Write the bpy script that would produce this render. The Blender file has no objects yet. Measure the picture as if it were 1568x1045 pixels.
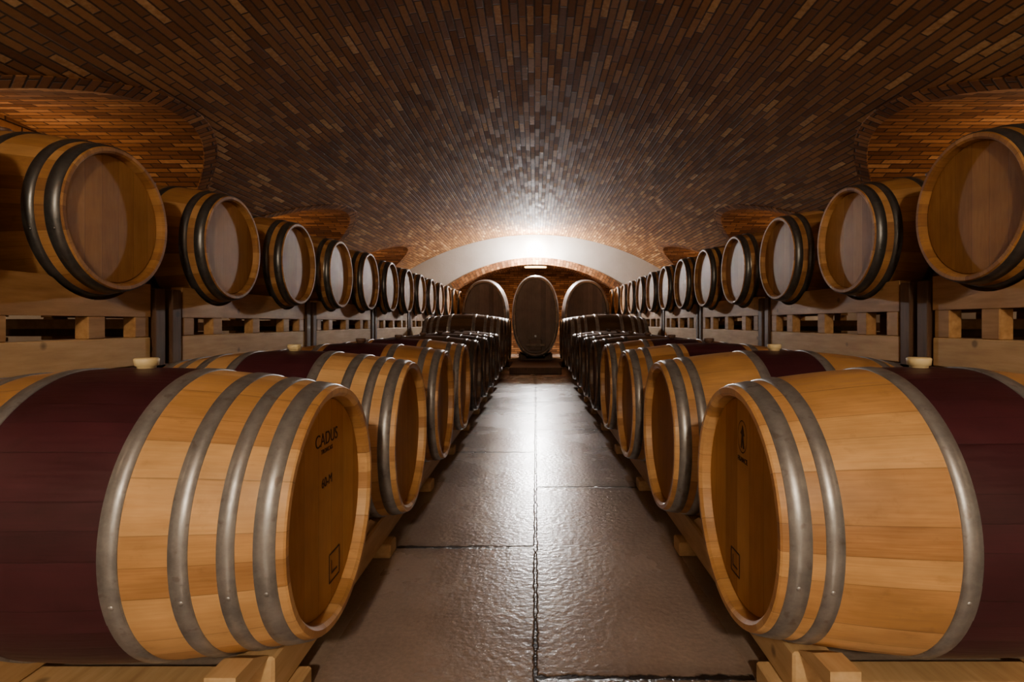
import bpy, math, random
from mathutils import Vector
random.seed(7)
scene = bpy.context.scene
COL = scene.collection
pi = math.pi

# ------------------------------------------------------------------ node helper
class NT:
    def __init__(s, name):
        s.mat = bpy.data.materials.new(name); s.mat.use_nodes = True
        s.nt = s.mat.node_tree; s.nt.nodes.clear()
        s.out = s.nt.nodes.new('ShaderNodeOutputMaterial')
        s.b = s.nt.nodes.new('ShaderNodeBsdfPrincipled')
        s.nt.links.new(s.b.outputs[0], s.out.inputs[0])
    def put(s, inp, v):
        if hasattr(v, 'is_linked') or isinstance(v, bpy.types.NodeSocket): s.nt.links.new(v, inp)
        else: inp.default_value = v
    def n(s, t): return s.nt.nodes.new(t)
    def m(s, op, a, b=None, c=None, clamp=False):
        n = s.n('ShaderNodeMath'); n.operation = op; n.use_clamp = clamp
        s.put(n.inputs[0], a)
        if b is not None: s.put(n.inputs[1], b)
        if c is not None: s.put(n.inputs[2], c)
        return n.outputs[0]
    def xyz(s, v):
        n = s.n('ShaderNodeSeparateXYZ'); s.put(n.inputs[0], v); return n.outputs
    def vec(s, x, y, z=0.0):
        n = s.n('ShaderNodeCombineXYZ')
        for i, q in enumerate((x, y, z)): s.put(n.inputs[i], q)
        return n.outputs[0]
    def noise(s, v, scale, detail=4.0, rough=.55):
        n = s.n('ShaderNodeTexNoise'); s.put(n.inputs['Vector'], v)
        n.inputs['Scale'].default_value = scale; n.inputs['Detail'].default_value = detail
        n.inputs['Roughness'].default_value = rough
        return n.outputs['Fac']
    def white(s, v):
        n = s.n('ShaderNodeTexWhiteNoise'); n.noise_dimensions = '3D'; s.put(n.inputs['Vector'], v)
        return n.outputs['Value']
    def ramp(s, f, stops):
        n = s.n('ShaderNodeValToRGB'); s.put(n.inputs[0], f)
        el = n.color_ramp.elements
        while len(el) < len(stops): el.new(.5)
        for e, (p, c) in zip(el, stops): e.position = p; e.color = (*c, 1)
        return n.outputs[0]
    def mix(s, f, a, b, mode='MIX'):
        n = s.n('ShaderNodeMix'); n.data_type = 'RGBA'; n.blend_type = mode
        s.put(n.inputs[0], f)
        s.put(n.inputs[6], a if not isinstance(a, tuple) else (*a, 1))
        s.put(n.inputs[7], b if not isinstance(b, tuple) else (*b, 1))
        return n.outputs[2]
    def grey(s, f):
        return s.vec(f, f, f)
    def rng(s, v, a, b, c, d, smooth=False):
        n = s.n('ShaderNodeMapRange')
        if smooth: n.interpolation_type = 'SMOOTHSTEP'
        s.put(n.inputs[0], v)
        for i, q in enumerate((a, b, c, d)): n.inputs[i+1].default_value = q
        return n.outputs[0]
    def bump(s, h, strength=.3, dist=.01):
        n = s.n('ShaderNodeBump'); s.put(n.inputs['Height'], h)
        n.inputs['Strength'].default_value = strength; n.inputs['Distance'].default_value = dist
        s.nt.links.new(n.outputs[0], s.b.inputs['Normal'])
    def set(s, color=None, rough=None, metal=None, spec=None):
        if color is not None: s.put(s.b.inputs['Base Color'], color if not isinstance(color, tuple) else (*color, 1))
        if rough is not None: s.put(s.b.inputs['Roughness'], rough)
        if metal is not None: s.put(s.b.inputs['Metallic'], metal)
        if spec is not None: s.put(s.b.inputs['Specular IOR Level'], spec)
        return s.mat
    def obj(s): return s.n('ShaderNodeTexCoord').outputs['Object']
    def uv(s): return s.n('ShaderNodeTexCoord').outputs['UV']
    def rand(s): return s.n('ShaderNodeObjectInfo').outputs['Random']
    def pos(s): return s.n('ShaderNodeNewGeometry').outputs['Position']

# ------------------------------------------------------------------ materials
def stave_mat(name, c0, c1, c2, rough=.42, nst=30, axis='x', amount=1.0, spec=.4):
    t = NT(name); o = t.xyz(t.obj()); rnd = t.rand()
    if axis == 'x': L, A, B = o[0], o[1], o[2]
    else: L, A, B = o[1], o[0], o[2]
    ang = t.m('MULTIPLY', t.m('ARCTAN2', A, B), nst/(2*pi))
    # uneven stave widths
    ang = t.m('ADD', ang, t.m('MULTIPLY', t.m('SINE', t.m('MULTIPLY', ang, 1.9)), .22))
    ang = t.m('ADD', ang, t.m('MULTIPLY', rnd, 7.3))
    idd = t.m('FLOOR', ang)
    w = t.white(t.vec(idd, t.m('MULTIPLY', rnd, 91.0), 0.3))
    fr = t.m('FRACT', ang); ed = t.m('MINIMUM', fr, t.m('SUBTRACT', 1.0, fr))
    seam = t.rng(ed, .0, .022, .55, 1.0)
    g = t.noise(t.vec(t.m('MULTIPLY', L, 3.0), t.m('MULTIPLY', ang, 5.0), t.m('MULTIPLY', idd, 1.7)), 3.0, 6.0, .6)
    big = t.noise(t.vec(t.m('MULTIPLY', L, 5.0), t.m('MULTIPLY', ang, .9), rnd), 1.3, 3.0)
    spots = t.noise(t.vec(t.m('MULTIPLY', L, 14.0), t.m('MULTIPLY', ang, 1.4), t.m('MULTIPLY', rnd, 9.0)), 1.6, 4.0, .6)
    f = t.m('ADD', t.m('MULTIPLY', w, .75*amount), t.m('MULTIPLY', t.m('SUBTRACT', g, .32), .6))
    col = t.ramp(f, [(0.05, c0), (.5, c1), (.95, c2)])
    col = t.mix(1.0, col, t.grey(t.m('MULTIPLY', seam, t.m('MULTIPLY', t.rng(spots, .60, .74, 1.0, .82), t.rng(big, .3, .7, .78, 1.12)))), 'MULTIPLY')
    t.bump(t.m('ADD', t.m('MULTIPLY', g, .3), seam), .2, .003)
    return t.set(col, t.rng(g, .3, .7, rough-.06, rough+.12), 0, spec)

def head_mat(name, c0, c1, c2, axis='x', pw=.085, rough=.6):
    t = NT(name); o = t.xyz(t.obj()); rnd = t.rand()
    A = o[1] if axis == 'x' else o[0]
    u = t.m('ADD', t.m('DIVIDE', A, pw), t.m('MULTIPLY', rnd, 5.1))
    idd = t.m('FLOOR', u)
    w = t.white(t.vec(idd, t.m('MULTIPLY', rnd, 57.0), 2.0))
    fr = t.m('FRACT', u); ed = t.m('MINIMUM', fr, t.m('SUBTRACT', 1.0, fr))
    seam = t.rng(ed, 0, .02, .55, 1.0)
    g = t.noise(t.vec(t.m('MULTIPLY', u, 2.5), t.m('MULTIPLY', o[2], 3.5), t.m('MULTIPLY', idd, 3.1)), 2.5, 6.0, .6)
    big = t.noise(t.vec(A, o[2], rnd), 5.0, 3.0)
    f = t.m('ADD', t.m('MULTIPLY', w, .6), t.m('MULTIPLY', t.m('SUBTRACT', g, .25), .65))
    col = t.ramp(f, [(0.05, c0), (.5, c1), (.95, c2)])
    col = t.mix(1.0, col, t.grey(t.m('MULTIPLY', seam, t.rng(big, .3, .7, .8, 1.1))), 'MULTIPLY')
    t.bump(t.m('ADD', t.m('MULTIPLY', g, .3), seam), .2, .003)
    return t.set(col, rough, 0, .2)

def metal_mat(name, c, rough=.35, metal=.85):
    t = NT(name); o = t.obj()
    a = t.noise(o, 14.0, 6.0, .65); b = t.noise(o, 90.0, 3.0); sp = t.noise(o, 34.0, 3.0, .5)
    col = t.mix(t.rng(a, .35, .7, 0, 1), tuple(x*.55 for x in c), c)
    col = t.mix(t.rng(sp, .62, .70, 0, .45), col, (.16, .12, .09))
    t.bump(b, .08, .002)
    return t.set(col, t.rng(a, .3, .7, rough+.15, rough-.03), metal)

def plank_mat(name, c0, c1, c2, rough=.6, stretch=(1, .12, 1)):
    t = NT(name); o = t.xyz(t.pos())
    v = t.vec(t.m('MULTIPLY', o[0], stretch[0]*10), t.m('MULTIPLY', o[1], stretch[1]*10), t.m('MULTIPLY', o[2], stretch[2]*10))
    g = t.noise(v, 3.5, 6.0, .6); b = t.noise(t.pos(), 2.2, 3.0)
    col = t.ramp(t.m('ADD', t.m('MULTIPLY', g, .7), t.m('MULTIPLY', b, .35)), [(.3, c0), (.52, c1), (.75, c2)])
    vo = t.n('ShaderNodeTexVoronoi'); t.put(vo.inputs['Vector'], t.pos()); vo.inputs['Scale'].default_value = 6.0
    knot = t.rng(vo.outputs['Distance'], .06, .12, .45, 1.0)
    col = t.mix(1.0, col, t.grey(knot), 'MULTIPLY')
    t.bump(g, .25, .004)
    return t.set(col, rough, 0, .3)

def brick_mat(name, bw=.25, bh=.056, stops=None, mortar=(.050, .028, .015), rough=.80, spec=.13):
    t = NT(name); u, v, _ = t.xyz(t.uv())
    vv = t.m('DIVIDE', v, bh); row = t.m('FLOOR', vv)
    roff = t.m('ADD', t.m('MULTIPLY', t.m('MODULO', t.m('ABSOLUTE', row), 2.0), .5), t.m('MULTIPLY', t.white(t.vec(row, 3.0, 1.0)), .16))
    uu = t.m('ADD', t.m('DIVIDE', u, bw), roff); cl = t.m('FLOOR', uu)
    w = t.white(t.vec(row, cl, 5.0)); w2 = t.white(t.vec(cl, row, 9.0))
    fu = t.m('FRACT', uu); fv = t.m('FRACT', vv)
    du = t.m('MULTIPLY', t.m('MINIMUM', fu, t.m('SUBTRACT', 1.0, fu)), bw)
    dv = t.m('MULTIPLY', t.m('MINIMUM', fv, t.m('SUBTRACT', 1.0, fv)), bh)
    nz = t.noise(t.vec(u, v, 0.0), 30.0, 4.0)
    d = t.m('ADD', t.m('MINIMUM', du, dv), t.m('MULTIPLY', t.m('SUBTRACT', nz, .5), .006))
    mask = t.rng(d, .003, .0085, 0, 1, True)
    patch = t.noise(t.vec(u, v, 1.0), .9, 3.0)
    f = t.m('ADD', t.m('ADD', t.m('MULTIPLY', w, .8), t.m('MULTIPLY', nz, .25)), t.m('MULTIPLY', t.m('SUBTRACT', patch, .5), .35))
    col = t.ramp(f, stops)
    col = t.mix(mask, mortar, col)
    h = t.m('ADD', t.m('MULTIPLY', mask, .8), t.m('ADD', t.m('MULTIPLY', w2, .5), t.m('MULTIPLY', nz, .25)))
    t.bump(h, .7, .009)
    return t.set(col, t.rng(w2, 0, 1, rough-.12, rough+.12), 0, spec)

DARKB = [(0.08, (.10, .040, .014)), (.35, (.155, .066, .022)), (.66, (.205, .094, .031)), (.86, (.29, .145, .053)), (1.0, (.52, .33, .15))]
WARMB = [(0.08, (.075, .028, .010)), (.35, (.13, .050, .016)), (.65, (.19, .078, .025)), (.85, (.25, .11, .04)), (1.0, (.38, .20, .08))]
M_brick = brick_mat('vault_brick', stops=DARKB)
M_brick_l = brick_mat('lunette_brick', bh=.062, stops=WARMB, mortar=(.035, .018, .009))
M_brick_ring = brick_mat('arch_ring_brick', bw=.14, bh=.072, stops=WARMB)
M_oak = stave_mat('new_oak_staves', (.32, .150, .048), (.53, .285, .098), (.70, .43, .18), nst=26)
M_oak_b = stave_mat('honey_oak_staves', (.26, .115, .033), (.40, .19, .06), (.54, .29, .105))
M_oak_u = stave_mat('amber_oak_staves', (.20, .085, .024), (.33, .155, .046), (.46, .245, .088), rough=.55, spec=.2)
M_oak_dark = stave_mat('dark_oak_staves', (.040, .020, .010), (.085, .042, .020), (.15, .08, .04), .45)  # darker oak tone for far barrels, tonneaux and part of back row
M_purple = stave_mat('wine_stained_staves', (.030, .007, .011), (.055, .012, .019), (.095, .030, .037), .40, amount=.5)
M_head = head_mat('new_oak_head', (.30, .135, .032), (.44, .215, .058), (.54, .29, .09))
M_head_b = head_mat('honey_oak_head', (.23, .105, .028), (.34, .165, .048), (.43, .23, .08))
M_head_dark = head_mat('dark_oak_head', (.07, .031, .013), (.13, .06, .026), (.19, .10, .045))  # head in the same darker tone
M_galv = metal_mat('galvanised_hoop', (.46, .465, .475), .36, .7)
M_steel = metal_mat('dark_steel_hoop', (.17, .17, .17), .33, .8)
M_bung = NT('silicone_bung').set((.62, .50, .26), .5)
M_bung_d = NT('stained_bung').set((.10, .05, .03), .6)
M_ink = NT('branded_mark').set((.045, .02, .008), .7)
M_cask = stave_mat('cask_staves', (.05, .024, .012), (.11, .055, .026), (.18, .095, .048), .4, nst=44, axis='y')
M_cask_head = head_mat('cask_head', (.08, .045, .027), (.14, .082, .050), (.20, .12, .075), axis='y', pw=.1, rough=.42)
M_cask_rim = stave_mat('cask_rim', (.16, .10, .06), (.25, .16, .09), (.34, .23, .14), .45, nst=44, axis='y')
M_rack = plank_mat('rack_pine', (.22, .11, .038), (.35, .19, .07), (.48, .28, .115))
M_rack_pale = plank_mat('rail_pine', (.40, .25, .11), (.54, .36, .17), (.66, .47, .25))
M_post = plank_mat('dark_post_wood', (.045, .020, .010), (.08, .038, .018), (.12, .06, .03), stretch=(1, 1, .12))

def plaster(name, c, d):
    t = NT(name); p = t.pos()
    a = t.noise(p, 1.6, 5.0, .6); b = t.noise(p, 28.0, 4.0)
    t.bump(t.m('ADD', a, t.m('MULTIPLY', b, .3)), .3, .02)
    return t.set(t.mix(t.rng(a, .3, .7, 0, 1), c, d), .85)
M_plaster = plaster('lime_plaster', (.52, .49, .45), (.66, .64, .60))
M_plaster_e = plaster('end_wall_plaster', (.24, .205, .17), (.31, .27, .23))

def floor_mat():
    t = NT('concrete_slab_floor'); p = t.pos(); x, y, z = t.xyz(p)
    nz = t.noise(p, 22.0, 4.0, .6); big = t.noise(p, 1.3, 5.0, .6); fine = t.noise(p, 75.0, 3.0, .6); mid = t.noise(p, 46.0, 2.0, .5)
    med = t.noise(p, 7.0, 4.0, .6)
    wob = t.m('ADD', t.m('MULTIPLY', t.m('SUBTRACT', nz, .5), .020), t.m('MULTIPLY', t.m('SUBTRACT', med, .5), .012))
    left = t.m('LESS_THAN', x, 0.0)
    yo = t.m('SUBTRACT', y, t.m('ADD', 3.15-1.69*4, t.m('MULTIPLY', left, -.84)))
    ym = t.m('FRACT', t.m('DIVIDE', yo, 1.69)); dy = t.m('MULTIPLY', t.m('MINIMUM', ym, t.m('SUBTRACT', 1.0, ym)), 1.69)
    ax = t.m('ABSOLUTE', x)
    inside = t.rng(ax, .57, .63, 1, 0, True)
    dy = t.m('ADD', dy, t.m('MULTIPLY', t.m('SUBTRACT', 1.0, inside), 1.0))
    d = t.m('MINIMUM', ax, t.m('MULTIPLY', dy, .5))
    d = t.m('ADD', d, wob)
    j = t.rng(d, .002, .009, 0, 1, True)
    halo = t.rng(d, .0, .045, .72, 1, True)
    slabid = t.white(t.vec(t.m('FLOOR', t.m('DIVIDE', yo, 1.69)), left, 0.0))
    base = t.mix(t.rng(big, .3, .7, 0, 1), (.265, .200, .165), (.39, .305, .250))
    base = t.mix(1.0, base, t.grey(t.m('MULTIPLY', halo, t.rng(slabid, 0, 1, .86, 1.12))), 'MULTIPLY')
    side = t.mix(t.rng(big, .3, .7, 0, 1), (.31, .235, .185), (.43, .34, .27))
    col = t.mix(inside, side, base)
    col = t.mix(t.rng(fine, .35, .65, .0, .22), col, (.06, .044, .034))
    col = t.mix(j, (.010, .008, .007), col)
    h = t.m('ADD', t.m('MULTIPLY', j, 1.4), t.m('ADD', t.m('MULTIPLY', mid, .75), t.m('MULTIPLY', med, .5)))
    t.bump(h, .5, .0050)
    r = t.m('ADD', t.rng(big, .3, .7, .23, .31), t.m('MULTIPLY', t.m('SUBTRACT', 1.0, inside), .25))
    return t.set(col, r, 0, .85)
M_floor = floor_mat()

def emis(name, c, s):
    t = NT(name); t.set((.9, .9, .9), .4)
    t.b.inputs['Emission Color'].default_value = (*c, 1); t.b.inputs['Emission Strength'].default_value = s
    t.mat.cycles.emission_sampling = 'NONE'
    return t.mat

# ------------------------------------------------------------------ mesh builder
class MB:
    def __init__(s): s.v = []; s.f = []; s.m = []; s.sm = []; s.uv = []; s.mats = []
    def mi(s, mat):
        if mat not in s.mats: s.mats.append(mat)
        return s.mats.index(mat)
    def face(s, idx, mat, smooth=False, uv=None):
        s.f.append(idx); s.m.append(s.mi(mat)); s.sm.append(smooth); s.uv.append(uv)
    def box(s, x0, x1, y0, y1, z0, z1, mat, bev=.004):
        if x0 > x1: x0, x1 = x1, x0
        b = min(bev, (x1-x0)/4, (y1-y0)/4, (z1-z0)/4)
        sx = (x0, x1); sy = (y0, y1); sz = (z0, z1); g = {}
        for i in (0, 1):
            for j in (0, 1):
                for k in (0, 1):
                    ix = b if i == 0 else -b; iy = b if j == 0 else -b; iz = b if k == 0 else -b
                    for a, p in enumerate(((sx[i], sy[j]+iy, sz[k]+iz), (sx[i]+ix, sy[j], sz[k]+iz), (sx[i]+ix, sy[j]+iy, sz[k]))):
                        g[(i, j, k, a)] = len(s.v); s.v.append(p)
        F = []
        for e in (0, 1):
            q = [g[(e, 0, 0, 0)], g[(e, 1, 0, 0)], g[(e, 1, 1, 0)], g[(e, 0, 1, 0)]]; F.append(q if e else q[::-1])
            q = [g[(0, e, 0, 1)], g[(1, e, 0, 1)], g[(1, e, 1, 1)], g[(0, e, 1, 1)]]; F.append(q[::-1] if e else q)
            q = [g[(0, 0, e, 2)], g[(1, 0, e, 2)], g[(1, 1, e, 2)], g[(0, 1, e, 2)]]; F.append(q if e else q[::-1])
        for i in (0, 1):
            for j in (0, 1):
                F.append([g[(i, j, 0, 0)], g[(i, j, 1, 0)], g[(i, j, 1, 1)], g[(i, j, 0, 1)]])
                F.append([g[(i, 0, j, 0)], g[(i, 1, j, 0)], g[(i, 1, j, 2)], g[(i, 0, j, 2)]])
                F.append([g[(0, i, j, 1)], g[(1, i, j, 1)], g[(1, i, j, 2)], g[(0, i, j, 2)]])
                for k in (0, 1): F.append([g[(i, j, k, 0)], g[(i, j, k, 1)], g[(i, j, k, 2)]])
        for q in F: s.face(q, mat)
    def prism(s, poly, x0, x1, mat):
        n = len(poly); a = len(s.v)
        s.v += [(x0, y, z) for y, z in poly] + [(x1, y, z) for y, z in poly]
        s.face(list(range(a, a+n))[::-1], mat); s.face(list(range(a+n, a+2*n)), mat)
        for i in range(n):
            j = (i+1) % n; s.face([a+i, a+j, a+n+j, a+n+i], mat)
    def rings(s, rings, mats, closed=True, smooth=True):
        ids = []
        for r in rings:
            ids.append(list(range(len(s.v), len(s.v)+len(r)))); s.v += r
        n = len(rings[0])
        for k in range(len(rings)-1):
            for i in range(n if closed else n-1):
                j = (i+1) % n
                s.face([ids[k][i], ids[k][j], ids[k+1][j], ids[k+1][i]], mats[k] if isinstance(mats, list) else mats, smooth)
        return ids
    def mesh(s, name, recalc=True):
        me = bpy.data.meshes.new(name); me.from_pydata([tuple(p) for p in s.v], [], s.f)
        for m in s.mats: me.materials.append(m)
        me.polygons.foreach_set('material_index', s.m); me.polygons.foreach_set('use_smooth', s.sm)
        if any(u is not None for u in s.uv):
            lay = me.uv_layers.new(name='UVMap'); k = 0
            for u, f in zip(s.uv, s.f):
                for i in range(len(f)):
                    if u is not None: lay.data[k].uv = u[i]
                    k += 1
        if recalc:
            import bmesh
            bm = bmesh.new(); bm.from_mesh(me); bmesh.ops.recalc_face_normals(bm, faces=bm.faces); bm.to_mesh(me); bm.free()
        me.update(); return me
    def obj(s, name, loc=(0, 0, 0), recalc=True):
        o = bpy.data.objects.new(name, s.mesh(name, recalc)); o.location = loc; COL.objects.link(o); return o

def add_obj(name, me, loc, rz=0, parent=None):
    o = bpy.data.objects.new(name, me); o.location = loc; o.rotation_euler = (0, 0, rz)
    COL.objects.link(o)
    if parent: o.parent = parent
    return o

# ------------------------------------------------------------------ barrels
def barrel_mesh(name, H, rb, rh, hoops, wood, head, hoopm, pw=0.0, purple=None, segs=72, bung=None):
    b = MB()
    rad = lambda x: rb-(rb-rh)*(abs(x)/H)**1.9
    circ = lambda x, r: [(x, r*math.sin(2*pi*i/segs), r*math.cos(2*pi*i/segs)) for i in range(segs)]
    xs = sorted(set([round(-H+2*H*i/28, 4) for i in range(29)] + ([pw, -pw] if pw else [])))
    rr = [circ(x, rad(x)) for x in xs]
    mm = [(purple if pw and abs((xs[i]+xs[i+1])/2) < pw else wood) for i in range(len(xs)-1)]
    b.rings(rr, mm)
    for e in (-1, 1):
        prof = [(H, rh), (H+.004, rh-.003), (H+.004, rh-.016), (H-.004, rh-.024), (H-.034, rh-.027)]
        b.rings([circ(e*x, r) for x, r in prof], [wood, wood, wood, wood], smooth=False)
        hp = [(H-.034, rh-.027), (H-.028, rh-.032), (H-.027, rh-.06)]
        ids = b.rings([circ(e*x, r) for x, r in hp], head, smooth=False)
        b.face(ids[-1], head)
        for s0, s1 in hoops:
            x0 = H-s1; x1 = H-s0; t = .0035
            p = [(x0, rad(x0)-.001), (x0, rad(x0)+t), ((x0+x1)/2, rad((x0+x1)/2)+t+.0004), (x1, rad(x1)+t), (x1, rad(x1)-.001)]
            b.rings([circ(e*x, r) for x, r in p], hoopm)
            for aa in (pi/2+.28, -pi/2-.28):
                xm = (x0+x1)/2; r = rad(xm)+t
                c = Vector((e*xm, r*math.sin(aa), r*math.cos(aa)))
                nrm = Vector((0, math.sin(aa), math.cos(aa))); tx = Vector((1, 0, 0)); ty = nrm.cross(tx)
                RR = [[tuple(c+nrm*h+(tx*math.cos(q*pi/4)+ty*math.sin(q*pi/4))*q2) for q in range(8)] for h, q2 in ((0, .0065), (.0022, .0055), (.0035, .002))]
                ids = b.rings(RR, hoopm); b.face(ids[-1], hoopm)
            for a0 in (pi/2+.16, -pi/2-.40):
                arc = [a0+.24*i/6 for i in range(7)]
                L = [[(e*x, (rad(x)+t+q)*math.sin(a), (rad(x)+t+q)*math.cos(a)) for a in arc] for x, q in ((x0+.001, 0), (x0+.001, .0018), (x1-.001, .0018), (x1-.001, 0))]
                b.rings(L, hoopm, closed=False)
    bm_ = bung or M_bung_d
    RR = [[(r*math.cos(q*pi/10), r*math.sin(q*pi/10), rb+h) for q in range(20)] for h, r in ((-.01, .020), (.004, .021), (.006, .026), (.022, .028), (.025, .025), (.025, .008))]
    ids = b.rings(RR, bm_); b.face(ids[-1], bm_)
    return b.mesh(name)

H = .475; RB = .342
HA = [(.014, .054), (.088, .120), (.172, .207), (.298, .334)]
HB = [(.012, .054), (.080, .114), (.330, .366)]
HC = [(.010, .050), (.085, .118), (.25, .285)]
ME = {
 'A': barrel_mesh('barrel_four_hoop', H, RB, .294, HA, M_oak, M_head, M_galv, .142, M_purple, 96, M_bung),
 'B': barrel_mesh('barrel_three_hoop', H, RB, .292, HB, M_oak, M_head, M_galv, .112, M_purple, 96, M_bung),
 'C': barrel_mesh('barrel_plain', H, RB, .294, HC, M_oak_b, M_head, M_galv, .16, M_purple),
 'D': barrel_mesh('barrel_dark', H, RB, .294, HC, M_oak_dark, M_head_dark, M_steel),
 'U': barrel_mesh('barrel_stacked', H, .345, .284, [(.003, .048), (.080, .116), (.26, .295)], M_oak_u, M_head_b, M_steel),
 'T': barrel_mesh('tonneau_body', .56, .455, .39, [(.01, .06), (.10, .15), (.20, .24), (.36, .41)], M_oak_dark, M_head_dark, M_galv, segs=80),
}
def text_child(parent, body, size, y, z, x=H-.0262):
    cu = bpy.data.curves.new('mark', 'FONT'); cu.body = body; cu.size = size; cu.align_x = 'CENTER'; cu.extrude = .0004
    to = bpy.data.objects.new('tmp', cu); COL.objects.link(to)
    bpy.context.view_layer.update()
    me = bpy.data.meshes.new_from_object(to.evaluated_get(bpy.context.evaluated_depsgraph_get()))
    bpy.data.objects.remove(to); me.materials.clear(); me.materials.append(M_ink)
    o = bpy.data.objects.new('branded_mark', me); COL.objects.link(o); o.parent = parent
    o.location = (x, y, z); o.rotation_euler = (pi/2, 0, pi/2)
def mark_child(parent, kind, y, z, s):
    b = MB(); x = H-.0262; w = .0022
    def bar(y0, y1, z0, z1): b.box(x, x+.0006, y0, y1, z0, z1, M_ink, .0001)
    if kind == 'square':
        for q in (-1, 1):
            bar(y-s, y+s, z+q*s-w, z+q*s+w); bar(y+q*s-w, y+q*s+w, z-s, z+s)
        bar(y-s*.6, y-s*.5, z-s*.5, z+s*.5); bar(y-s*.5, y+s*.5, z-s*.5, z-s*.35)
    else:
        n = 32
        RR = [[(x+.0005, y+r*.75*math.sin(2*pi*i/n), z+r*math.cos(2*pi*i/n)) for i in range(n)] for r in (s, s*.93)]
        b.rings(RR, M_ink)
        P = [(-.25, -.7), (-.12, .1), (-.3, .2), (-.1, .45), (0, .7), (.15, .45), (.3, .1), (.12, 0), (.3, -.7), (.1, -.7), (0, -.2), (-.1, -.7)]
        b.prism([(y+s*p, z+s*q) for p, q in P], x, x+.0006, M_ink)
    add_obj('branded_emblem', b.mesh('emblem'), (0, 0, 0), parent=parent)

def cadd(kind, x, y, z, name='wine_barrel'):
    return add_obj(name, ME[kind], (x, y, z), 0 if x < 0 else pi)
ZL = .474; SP = .86
ZU = {-1: 1.345, 1: 1.375}
L0, R0 = 1.40, 1.42
HX = .5
front = {}
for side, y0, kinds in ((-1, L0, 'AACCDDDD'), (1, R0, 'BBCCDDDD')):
    for k in range(8):
        o = cadd(kinds[k], side*(HX+H), y0+SP*k, ZL)
        if k == 0: front[side] = o
    yb = y0+SP*7+.35+.47+.05
    for k in range(4):
        o = cadd('T', side*(HX+.56), yb+.96*k, .60, 'tonneau_barrel')
text_child(front[-1], 'CADUS', .046, .01, .150); text_child(front[-1], 'TRONCAIS', .016, .01, .130)
text_child(front[-1], '60-M', .034, .01, .045); mark_child(front[-1], 'square', .06, -.175, .036)
mark_child(front[1], 'oval', .0, .165, .042); text_child(front[1], 'FRANCE', .018, .0, .10)
mark_child(front[1], 'square', -.05, -.175, .030)
XU = 1.68+H
XB = 1.88+H
for side, y0 in ((-1, 2.26), (1, 2.18)):
    for k in range(-1, 13):
        cadd('U', side*XU, y0+SP*k, ZU[side])
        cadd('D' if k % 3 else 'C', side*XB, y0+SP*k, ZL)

# ------------------------------------------------------------------ racks
def top_rail(b, x0, x1, yc, half, zb, zt, zc, rr, mat):
    pts = []; n = 60
    for i in range(n+1):
        y = yc-half+2*half*i/n; z = zt
        for yb in (yc-SP/2, yc+SP/2):
            if abs(y-yb) < rr: z = min(z, zc-math.sqrt(rr*rr-(y-yb)**2))
        pts.append((y, z))
    for i in range(n):
        (ya, za), (yb, zb2) = pts[i], pts[i+1]
        a = len(b.v)
        b.v += [(x0, ya, zb), (x0, yb, zb), (x0, yb, zb2), (x0, ya, za), (x1, ya, zb), (x1, yb, zb), (x1, yb, zb2), (x1, ya, za)]
        b.face([a, a+1, a+2, a+3], mat); b.face([a+4, a+7, a+6, a+5], mat)
        b.face([a+3, a+2, a+6, a+7], mat); b.face([a, a+4, a+5, a+1], mat)
        if i == 0: b.face([a, a+3, a+7, a+4], mat)
        if i == n-1: b.face([a+1, a+5, a+6, a+2], mat)
def rack(side, yc):
    b = MB(); half = .745; dz = ZU[side]-1.335
    for k, xa in enumerate((1.775, 2.43)):
        x0, x1 = side*xa, side*(xa+.055)
        if x0 > x1: x0, x1 = x1, x0
        top_rail(b, x0, x1, yc, half, .945+dz, 1.095+dz, ZU[side], .324 if k == 0 else .338, M_rack)
        for yy in (-.69, -.43, 0, .43, .69):
            b.box(x0, x1, yc+yy-.045, yc+yy+.045, .862, .945+dz, M_rack)
        if k == 0: b.box(x0, x1, yc-half, yc+half, .735, .862, M_rack_pale)
        else: b.box(x0, x1, yc-half, yc+half, .842, .862, M_rack_pale, .002)
    for yy in (-.71, .71):
        b.box(side*1.83, side*2.43, yc+yy-.03, yc+yy+.03, .90, .945, M_rack)
    for xa in (1.765, 2.86):
        for yy in (-.80, .80):
            x0, x1 = side*xa, side*(xa+.075)
            b.box(min(x0, x1), max(x0, x1), yc+yy-.035, yc+yy+.035, 0, 1.08+dz if xa < 2 else .95, M_post)
    for yy in (-.80, .80):
        b.box(side*1.84, side*2.86, yc+yy-.025, yc+yy+.025, .865, .93, M_post)
    b.box(side*1.765, side*1.84, yc-.86, yc+.86, .69, .733, M_post)
    b.obj('barrel_stacking_rack')
for side, y0 in ((-1, 2.26), (1, 2.18)):
    for j in range(7):
        rack(side, y0-SP/2+1.72*j)
def floor_rack(side, ya, yb, xs, ys, r_at, zc, mat, name='barrel_floor_cradle', ztop=.168):
    b = MB()
    for x in xs:
        b.box(side*x, side*(x+.095), ya, yb, .055, ztop, mat, .006)
    yy = ya+.10
    while yy < yb-.05:
        b.box(side*(xs[0]-.03), side*(xs[-1]+.125), yy-.045, yy+.045, 0, .055, mat, .005)
        yy += SP
    for y in ys:
        for x in xs:
            for s in (-1, 1):
                r = r_at+.004; y1 = y+s*.115; y2 = y+s*.235
                z1 = zc-math.sqrt(max(r*r-(.115)**2, 0)); z2 = zc-math.sqrt(max(r*r-.235**2, 0))
                poly = [(y1, ztop), (y2+s*.02, ztop), (y2+s*.02, z2*.5+ztop*.5), (y+s*.18, max(ztop+.004, zc-math.sqrt(r*r-.18**2))), (y1, max(ztop+.002, z1))]
                if s < 0: poly = poly[::-1]
                xx = sorted((side*(x+.015), side*(x+.08)))
                b.prism(poly, xx[0], xx[1], mat)
    b.obj(name)
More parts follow.
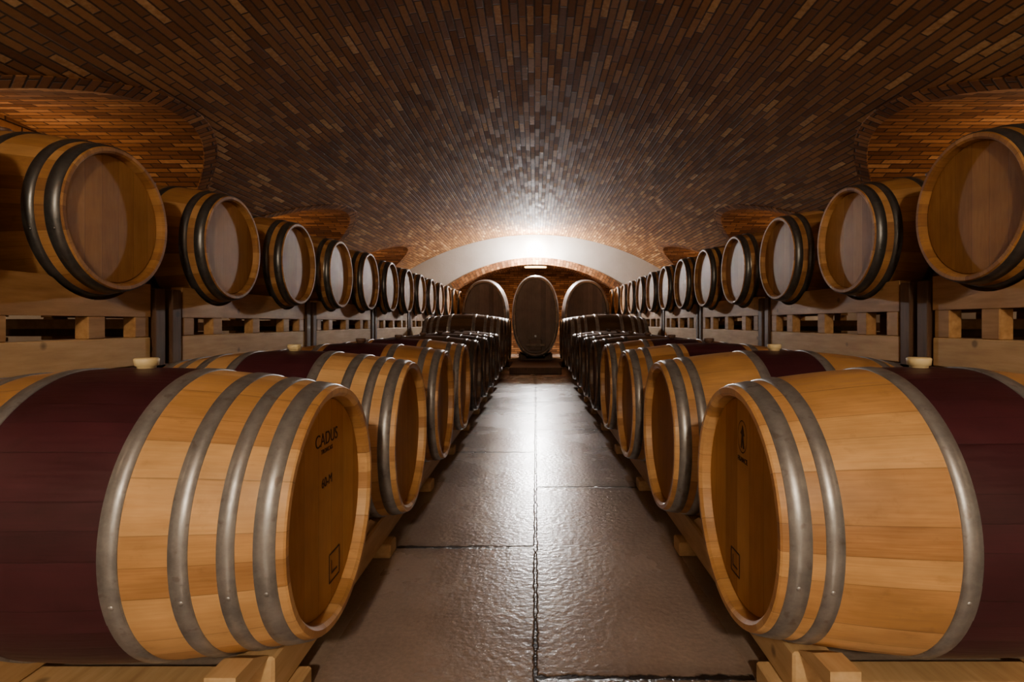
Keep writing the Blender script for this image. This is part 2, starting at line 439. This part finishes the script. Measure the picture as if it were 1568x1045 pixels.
for side, y0 in ((-1, L0), (1, R0)):
    ys = [y0+SP*k for k in range(8)]
    floor_rack(side, y0-.12, y0+SP*7+.36, (.60, 1.25), ys, .327, ZL, M_rack_pale, ztop=.160)
    yb = y0+SP*7+.35+.47+.05
    floor_rack(side, yb-.42, yb+.96*3+.42, (.66, 1.34), [yb+.96*k for k in range(4)], .44, .60, M_post, 'tonneau_floor_cradle', .172)
for side, y0 in ((-1, 2.26), (1, 2.18)):
    floor_rack(side, y0-SP-.3, y0+SP*12+.36, (2.0, 2.6), [y0+SP*k for k in range(-1, 13)], .327, ZL, M_rack_pale, ztop=.154)

# ------------------------------------------------------------------ large oval casks
def cask_mesh(name, a, bb, Ln, door=True):
    b = MB(); n = 80
    def ring(y, s, off=0):
        out = []
        for i in range(n):
            t = 2*pi*i/n; e = 2/2.25
            c, q = math.cos(t), math.sin(t)
            out.append(((a*s+off)*math.copysign(abs(q)**e, q), y, (bb*s+off*1.0)*math.copysign(abs(c)**e, c)))
        return out
    hl = Ln/2
    sc = lambda y: 1-.075*(abs(y)/hl)**1.9
    ys = [-hl+Ln*i/20 for i in range(21)]
    b.rings([ring(y, sc(y)) for y in ys], M_cask)
    for e in (-1, 1):
        p = [(hl, 0), (hl+.008, -.006), (hl+.008, -.04), (hl-.05, -.05)]
        b.rings([ring(e*y, sc(hl), o) for y, o in p], [M_cask, M_cask_rim, M_cask_rim], smooth=False)
        p = [(hl-.05, -.05), (hl-.055, -.15), (hl-.07, -.30)]
        ids = b.rings([ring(e*y, sc(hl), o) for y, o in p], M_cask_head, smooth=True)
        b.face(ids[-1], M_cask_head)
        for s0, s1 in ((.02, .08), (.14, .19), (.34, .39)):
            p = [(hl-s1, -.001), (hl-s1, .005), (hl-s0, .005), (hl-s0, -.001)]
            b.rings([ring(e*y, sc(y), o) for y, o in p], M_galv)
    if door:
        y = -hl+.045
        b.box(-.13, .13, y-.05, y+.02, -bb*.80, -bb*.80+.24, M_cask_head, .01)
        b.box(-.20, .20, y-.07, y-.05, -bb*.80+.09, -bb*.80+.14, M_cask_rim, .006)
        RR = [[(.022*math.cos(q*pi/6), y-.03-d, -bb*.80+.30+.022*math.sin(q*pi/6)) for q in range(12)] for d in (-.03, .10)]
        ids = b.rings(RR, M_galv); b.face(ids[1], M_galv)
    return b.mesh(name)
ck = cask_mesh('oval_cask_mesh', .51, .90, 1.2)
add_obj('oval_cask', ck, (0, 12.35, .16+.90))
for side in (-1, 1):
    o = add_obj('oval_cask', ck, (side*1.10, 12.52, .16+.90*.955)); o.scale = (1, 1, .955)
for x, yc in ((-1.10, 12.52), (0, 12.35), (1.10, 12.52)):
    b = MB()
    for yy in (-.4, .4):
        b.box(x-.36, x+.36, yc+yy-.05, yc+yy+.05, .12, .162, M_post)
        for s in (-1, 1):
            ya, yb2 = yc+yy-.04, yc+yy+.04; a = len(b.v)
            for yq in (ya, yb2):
                b.v += [(x+s*.20, yq, .16), (x+s*.36, yq, .16), (x+s*.36, yq, .27), (x+s*.20, yq, .195)]
            for q in ([0, 1, 2, 3], [4, 7, 6, 5], [0, 4, 5, 1], [1, 5, 6, 2], [2, 6, 7, 3], [3, 7, 4, 0]):
                b.face([a+w_ for w_ in q], M_post)
    b.obj('cask_cradle')
b = MB()
b.box(-.47, .47, 10.0, 11.6, 0, .12, M_post, .01); b.box(-1.62, 1.62, 11.60, 13.3, 0, .12, M_post, .01)
b.obj('cask_platform')

# ------------------------------------------------------------------ room shell
CAMZ = .93
APEX = CAMZ+2.12; R = 5.9; W = 3.9
YF, YE = -3.2, 13.5
zmain = lambda x: APEX-(R-math.sqrt(R*R-x*x))
SPRING = zmain(W)
LC = [-3.3, .45, 4.05, 7.65, 11.25]; LT = CAMZ+1.52; LR = 2.25
def zlun(y):
    z = -1
    for c in LC:
        if abs(y-c) < LR: z = max(z, LT-(LR-math.sqrt(LR*LR-(y-c)**2)))
    return z
def xcross(y):
    z = zlun(y)
    if z <= SPRING: return W
    return math.sqrt(R*R-(z-APEX+R)**2)
b = MB(); ys = [YF+(YE-YF)*i/334 for i in range(335)]
NM = 40
for side in (-1, 1):
    rows = []
    for y in ys:
        xc = xcross(y)
        r = []
        for i in range(NM+1):
            x = xc*i/NM; r.append((side*x, y, zmain(x)))
        z = zmain(xc)
        for i in range(1, 5): r.append((side*(xc+(W-xc)*i/4), y, max(z, zlun(y)) if xc < W else z))
        ids = list(range(len(b.v), len(b.v)+len(r))); b.v += r; rows.append(ids)
    for k in range(len(ys)-1):
        for i in range(NM+4):
            q = [rows[k][i], rows[k][i+1], rows[k+1][i+1], rows[k+1][i]]
            P = [b.v[t] for t in q]
            if i < NM:
                uv = [(p[1], side*R*math.asin(min(1, abs(p[0])/R))+20) for p in P]
                b.face(q, M_brick, True, uv)
            else:
                uv = [(abs(p[0])*1.0+3, p[1]*1.08+5) for p in P]
                b.face(q, M_brick_l, False, uv)
b.obj('ceiling', recalc=False)
tn = 1
for side in (-1, 1):
    for c in LC[1:]:
        b = MB(); pts = []
        for i in range(81):
            y = c-1.75+3.5*i/80
            if zlun(y) > SPRING and abs(zlun(y)-(LT-(LR-math.sqrt(LR*LR-(y-c)**2)))) < 1e-6:
                pts.append((xcross(y), y))
        L = 0; prev = None
        for i, (x, y) in enumerate(pts):
            a = pts[max(0, i-1)]; d = pts[min(len(pts)-1, i+1)]
            tx, ty = d[0]-a[0], d[1]-a[1]; l = math.hypot(tx, ty); nx, ny = -ty/l, tx/l
            if nx > 0: nx, ny = -nx, -ny
            if prev: L += math.hypot(x-prev[0], y-prev[1])*1.1
            prev = (x, y)
            x2, y2 = x+nx*.09, y+ny*.09
            z = zmain(x)
            row = [(side*(x+.015), y, z-.001), (side*(x+.008), y, z-.010), (side*x2, y2, zmain(x2)-.008), (side*x2, y2, zmain(x2)+.01)]
            n0 = len(b.v); b.v += row
            if i > 0:
                for k, (v0, v1) in enumerate(((0, .01), (.01, .10), (.10, .12))):
                    b.face([n0-4+k, n0-3+k, n0+1+k, n0+k], M_brick_l, False, [(v0+.03, PL), (v1+.03, PL), (v1+.03, L), (v0+.03, L)])
            PL = L
        b.obj('trim_%d' % tn, recalc=False); tn += 1
for side, nm in ((-1, 'wall_left'), (1, 'wall_right')):
    b = MB(); x = side*W
    for z0, z1, m in ((0, 1.50, M_plaster), (1.50, LT+.08, M_brick_l)):
        a = len(b.v); b.v += [(x, YF, z0), (x, YE, z0), (x, YE, z1), (x, YF, z1)]
        b.face([a, a+1, a+2, a+3], m, False, [(YF, z0), (YE, z0), (YE, z1), (YF, z1)])
    b.obj(nm, recalc=False)
b = MB(); b.v += [(-W, YF, 0), (W, YF, 0), (W, 16.6, 0), (-W, 16.6, 0)]; b.face([0, 1, 2, 3], M_floor); b.obj('floor', recalc=False)
b = MB(); b.v += [(-W, YF, 0), (W, YF, 0), (W, YF, 3.1), (-W, YF, 3.1)]; b.face([0, 1, 2, 3], M_plaster); b.obj('wall_back', recalc=False)
OW = 1.95; OS = 1.72; OA = 2.33
OR = (OW*OW+(OA-OS)**2)/(2*(OA-OS))
zo = lambda x: OA-(OR-math.sqrt(OR*OR-x*x))
b = MB(); TH = .35
N = 48
for i in range(N):
    x0 = -OW+2*OW*i/N; x1 = -OW+2*OW*(i+1)/N
    a = len(b.v); b.v += [(x0, YE, zo(x0)), (x1, YE, zo(x1)), (x1, YE, zmain(x1)+.03), (x0, YE, zmain(x0)+.03)]
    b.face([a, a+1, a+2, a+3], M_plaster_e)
    a = len(b.v); b.v += [(x0, YE, zo(x0)), (x1, YE, zo(x1)), (x1, YE+TH, zo(x1)), (x0, YE+TH, zo(x0))]
    b.face([a, a+1, a+2, a+3], M_brick_l, False, [(0, x0), (0, x1), (TH, x1), (TH, x0)])
for s in (-1, 1):
    M = 20
    for i in range(M):
        x0 = OW+(W-OW)*i/M; x1 = OW+(W-OW)*(i+1)/M
        a = len(b.v); b.v += [(s*x0, YE, 0), (s*x1, YE, 0), (s*x1, YE, zmain(x1)+.03), (s*x0, YE, zmain(x0)+.03)]
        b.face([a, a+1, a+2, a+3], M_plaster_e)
    a = len(b.v); b.v += [(s*OW, YE, 0), (s*OW, YE+TH, 0), (s*OW, YE+TH, OS), (s*OW, YE, OS)]
    b.face([a, a+1, a+2, a+3], M_brick_l, False, [(0, 0), (TH, 0), (TH, OS), (0, OS)])
b.obj('wall_end', recalc=False)
b = MB(); amax = math.asin(OW/OR); N = 60; cz = OA-OR
for i in range(N+1):
    t = -amax+2*amax*i/N; s_, c_ = math.sin(t), math.cos(t); L = OR*t
    n0 = len(b.v)
    b.v += [((OR)*s_, YE-.03, cz+OR*c_), ((OR+.17)*s_, YE-.03, cz+(OR+.17)*c_), ((OR+.17)*s_, YE+.01, cz+(OR+.17)*c_), ((OR)*s_, YE+.01, cz+OR*c_)]
    if i:
        for k, (q, w) in enumerate(((0, .17), (.17, .2), (.2, .38))):
            b.face([n0-4+k, n0-3+k, n0+1+k, n0+k], M_brick_ring, False, [(q, PL), (w, PL), (w, L), (q, L)])
        b.face([n0-4, n0, n0+3, n0-1], M_brick_ring, False, [(0, PL), (0, L), (.04, L), (.04, PL)])
    PL = L
b.obj('trim_%d' % tn, recalc=False)
b = MB(); Y2 = 16.5; RW = 2.3; y1 = YE+TH
zr = lambda x: 2.50-(4.2-math.sqrt(4.2**2-x*x))
N = 40
for i in range(N):
    x0 = -RW+2*RW*i/N; x1 = -RW+2*RW*(i+1)/N
    a = len(b.v); b.v += [(x0, y1, zr(x0)), (x1, y1, zr(x1)), (x1, Y2, zr(x1)), (x0, Y2, zr(x0))]
    b.face([a, a+1, a+2, a+3], M_brick_l, True, [(y1, x0), (y1, x1), (Y2, x1), (Y2, x0)])
b.obj('ceiling_recess', recalc=False)
b = MB()
def quad(P, uv):
    a = len(b.v); b.v += P; b.face([a, a+1, a+2, a+3], M_brick_l, False, uv)
quad([(-RW, Y2, 0), (RW, Y2, 0), (RW, Y2, 2.5), (-RW, Y2, 2.5)], [(-RW, 0), (RW, 0), (RW, 2.5), (-RW, 2.5)])
for s in (-1, 1):
    quad([(s*RW, y1, 0), (s*RW, Y2, 0), (s*RW, Y2, 2.5), (s*RW, y1, 2.5)], [(y1, 0), (Y2, 0), (Y2, 2.5), (y1, 2.5)])
    quad([(s*OW, y1, 0), (s*RW, y1, 0), (s*RW, y1, 2.5), (s*OW, y1, 2.5)], [(OW, 0), (RW, 0), (RW, 2.5), (OW, 2.5)])
b.obj('wall_recess', recalc=False)

# ------------------------------------------------------------------ lamps
def sphere(b, c, r, mat, n=20, m=12):
    Rr = []
    for k in range(m+1):
        t = pi*k/m; rr = max(r*math.sin(t), 1e-4)
        Rr.append([(c[0]+rr*math.cos(2*pi*i/n), c[1]+rr*math.sin(2*pi*i/n), c[2]+r*math.cos(t)) for i in range(n)])
    b.rings(Rr, mat)
def globe_lamp(name, loc, r, emat, wdir, watts, color, soft, off):
    b = MB(); sphere(b, (0, 0, 0), r, emat)
    d = Vector(wdir); u = Vector((0, 0, 1)); v = d.cross(u)
    def disc(d0, d1, rad):
        Q = [[tuple(d*q+(u*math.cos(2*pi*i/20)+v*math.sin(2*pi*i/20))*rad) for i in range(20)] for q in (d0, d1)]
        ids = b.rings(Q, M_steel); b.face(ids[0], M_steel); b.face(ids[1], M_steel)
    disc(r*.9, r*1.35, .035); disc(r*1.35, r*1.35+.025, .075)
    o = b.obj(name, loc)
    l = bpy.data.lights.new('bulb', 'POINT'); l.energy = watts; l.color = color; l.shadow_soft_size = soft
    lo = bpy.data.objects.new('bulb', l); COL.objects.link(lo); lo.parent = o
    lo.location = tuple(-d*(r+soft+.01)+Vector((0, 0, off)))
E_end = emis('end_lamp_glass', (1.0, .97, .93), 400)
E_side = emis('side_lamp_glass', (1.0, .66, .33), 20)
E_back = emis('entry_lamp_glass', (1.0, .82, .6), 20)
E_rec = emis('recess_lamp_glass', (1.0, .62, .25), 14)
globe_lamp('wall_lamp', (0, YE-.26, 2.66), .17, E_end, (0, 1, 0), 680, (1.0, .97, .95), .06, -.10)
globe_lamp('wall_lamp', (0, YF+.18, 2.45), .11, E_back, (0, -1, 0), 360, (1.0, .81, .58), .08, 0)
for side in (-1, 1):
    globe_lamp('wall_lamp', (side*(W-.10), -1.35, 1.85), .055, E_side, (side, 0, 0), 140, (1.0, .76, .50), .04, 0)
    for c in (.45, 4.05, 7.65, 11.25):
        globe_lamp('wall_lamp', (side*(W-.10), c, 1.80), .055, E_side, (side, 0, 0), 12 if c < 1 else 20, (1.0, .68, .40), .05, 0)
b = MB()
b.box(-.30, .30, 14.42, 14.52, 2.40, 2.44, M_steel); b.box(-.28, .28, 14.43, 14.51, 2.345, 2.40, E_rec, .01)
for x in (-.2, .2): b.box(x-.01, x+.01, 14.46, 14.48, 2.44, 2.497, M_steel, .002)
so = b.obj('strip_lamp')
l = bpy.data.lights.new('tube', 'AREA'); l.shape = 'RECTANGLE'; l.size = .5; l.size_y = .08; l.energy = 60; l.color = (1, .62, .30)
lo = bpy.data.objects.new('tube', l); COL.objects.link(lo); lo.parent = so; lo.location = (0, 14.47, 2.335)

w = bpy.data.worlds.new('world'); scene.world = w; w.use_nodes = True
w.node_tree.nodes['Background'].inputs[0].default_value = (.02, .015, .01, 1)
w.node_tree.nodes['Background'].inputs[1].default_value = .2

cam = bpy.data.cameras.new('camera'); co = bpy.data.objects.new('camera', cam); COL.objects.link(co)
co.location = (0, 0, CAMZ); co.rotation_euler = (pi/2, 0, 0)
cam.sensor_width = 36; cam.lens = 19.63; cam.shift_x = -36/1568; cam.shift_y = -28.5/1568
cam.clip_start = .02
scene.camera = co
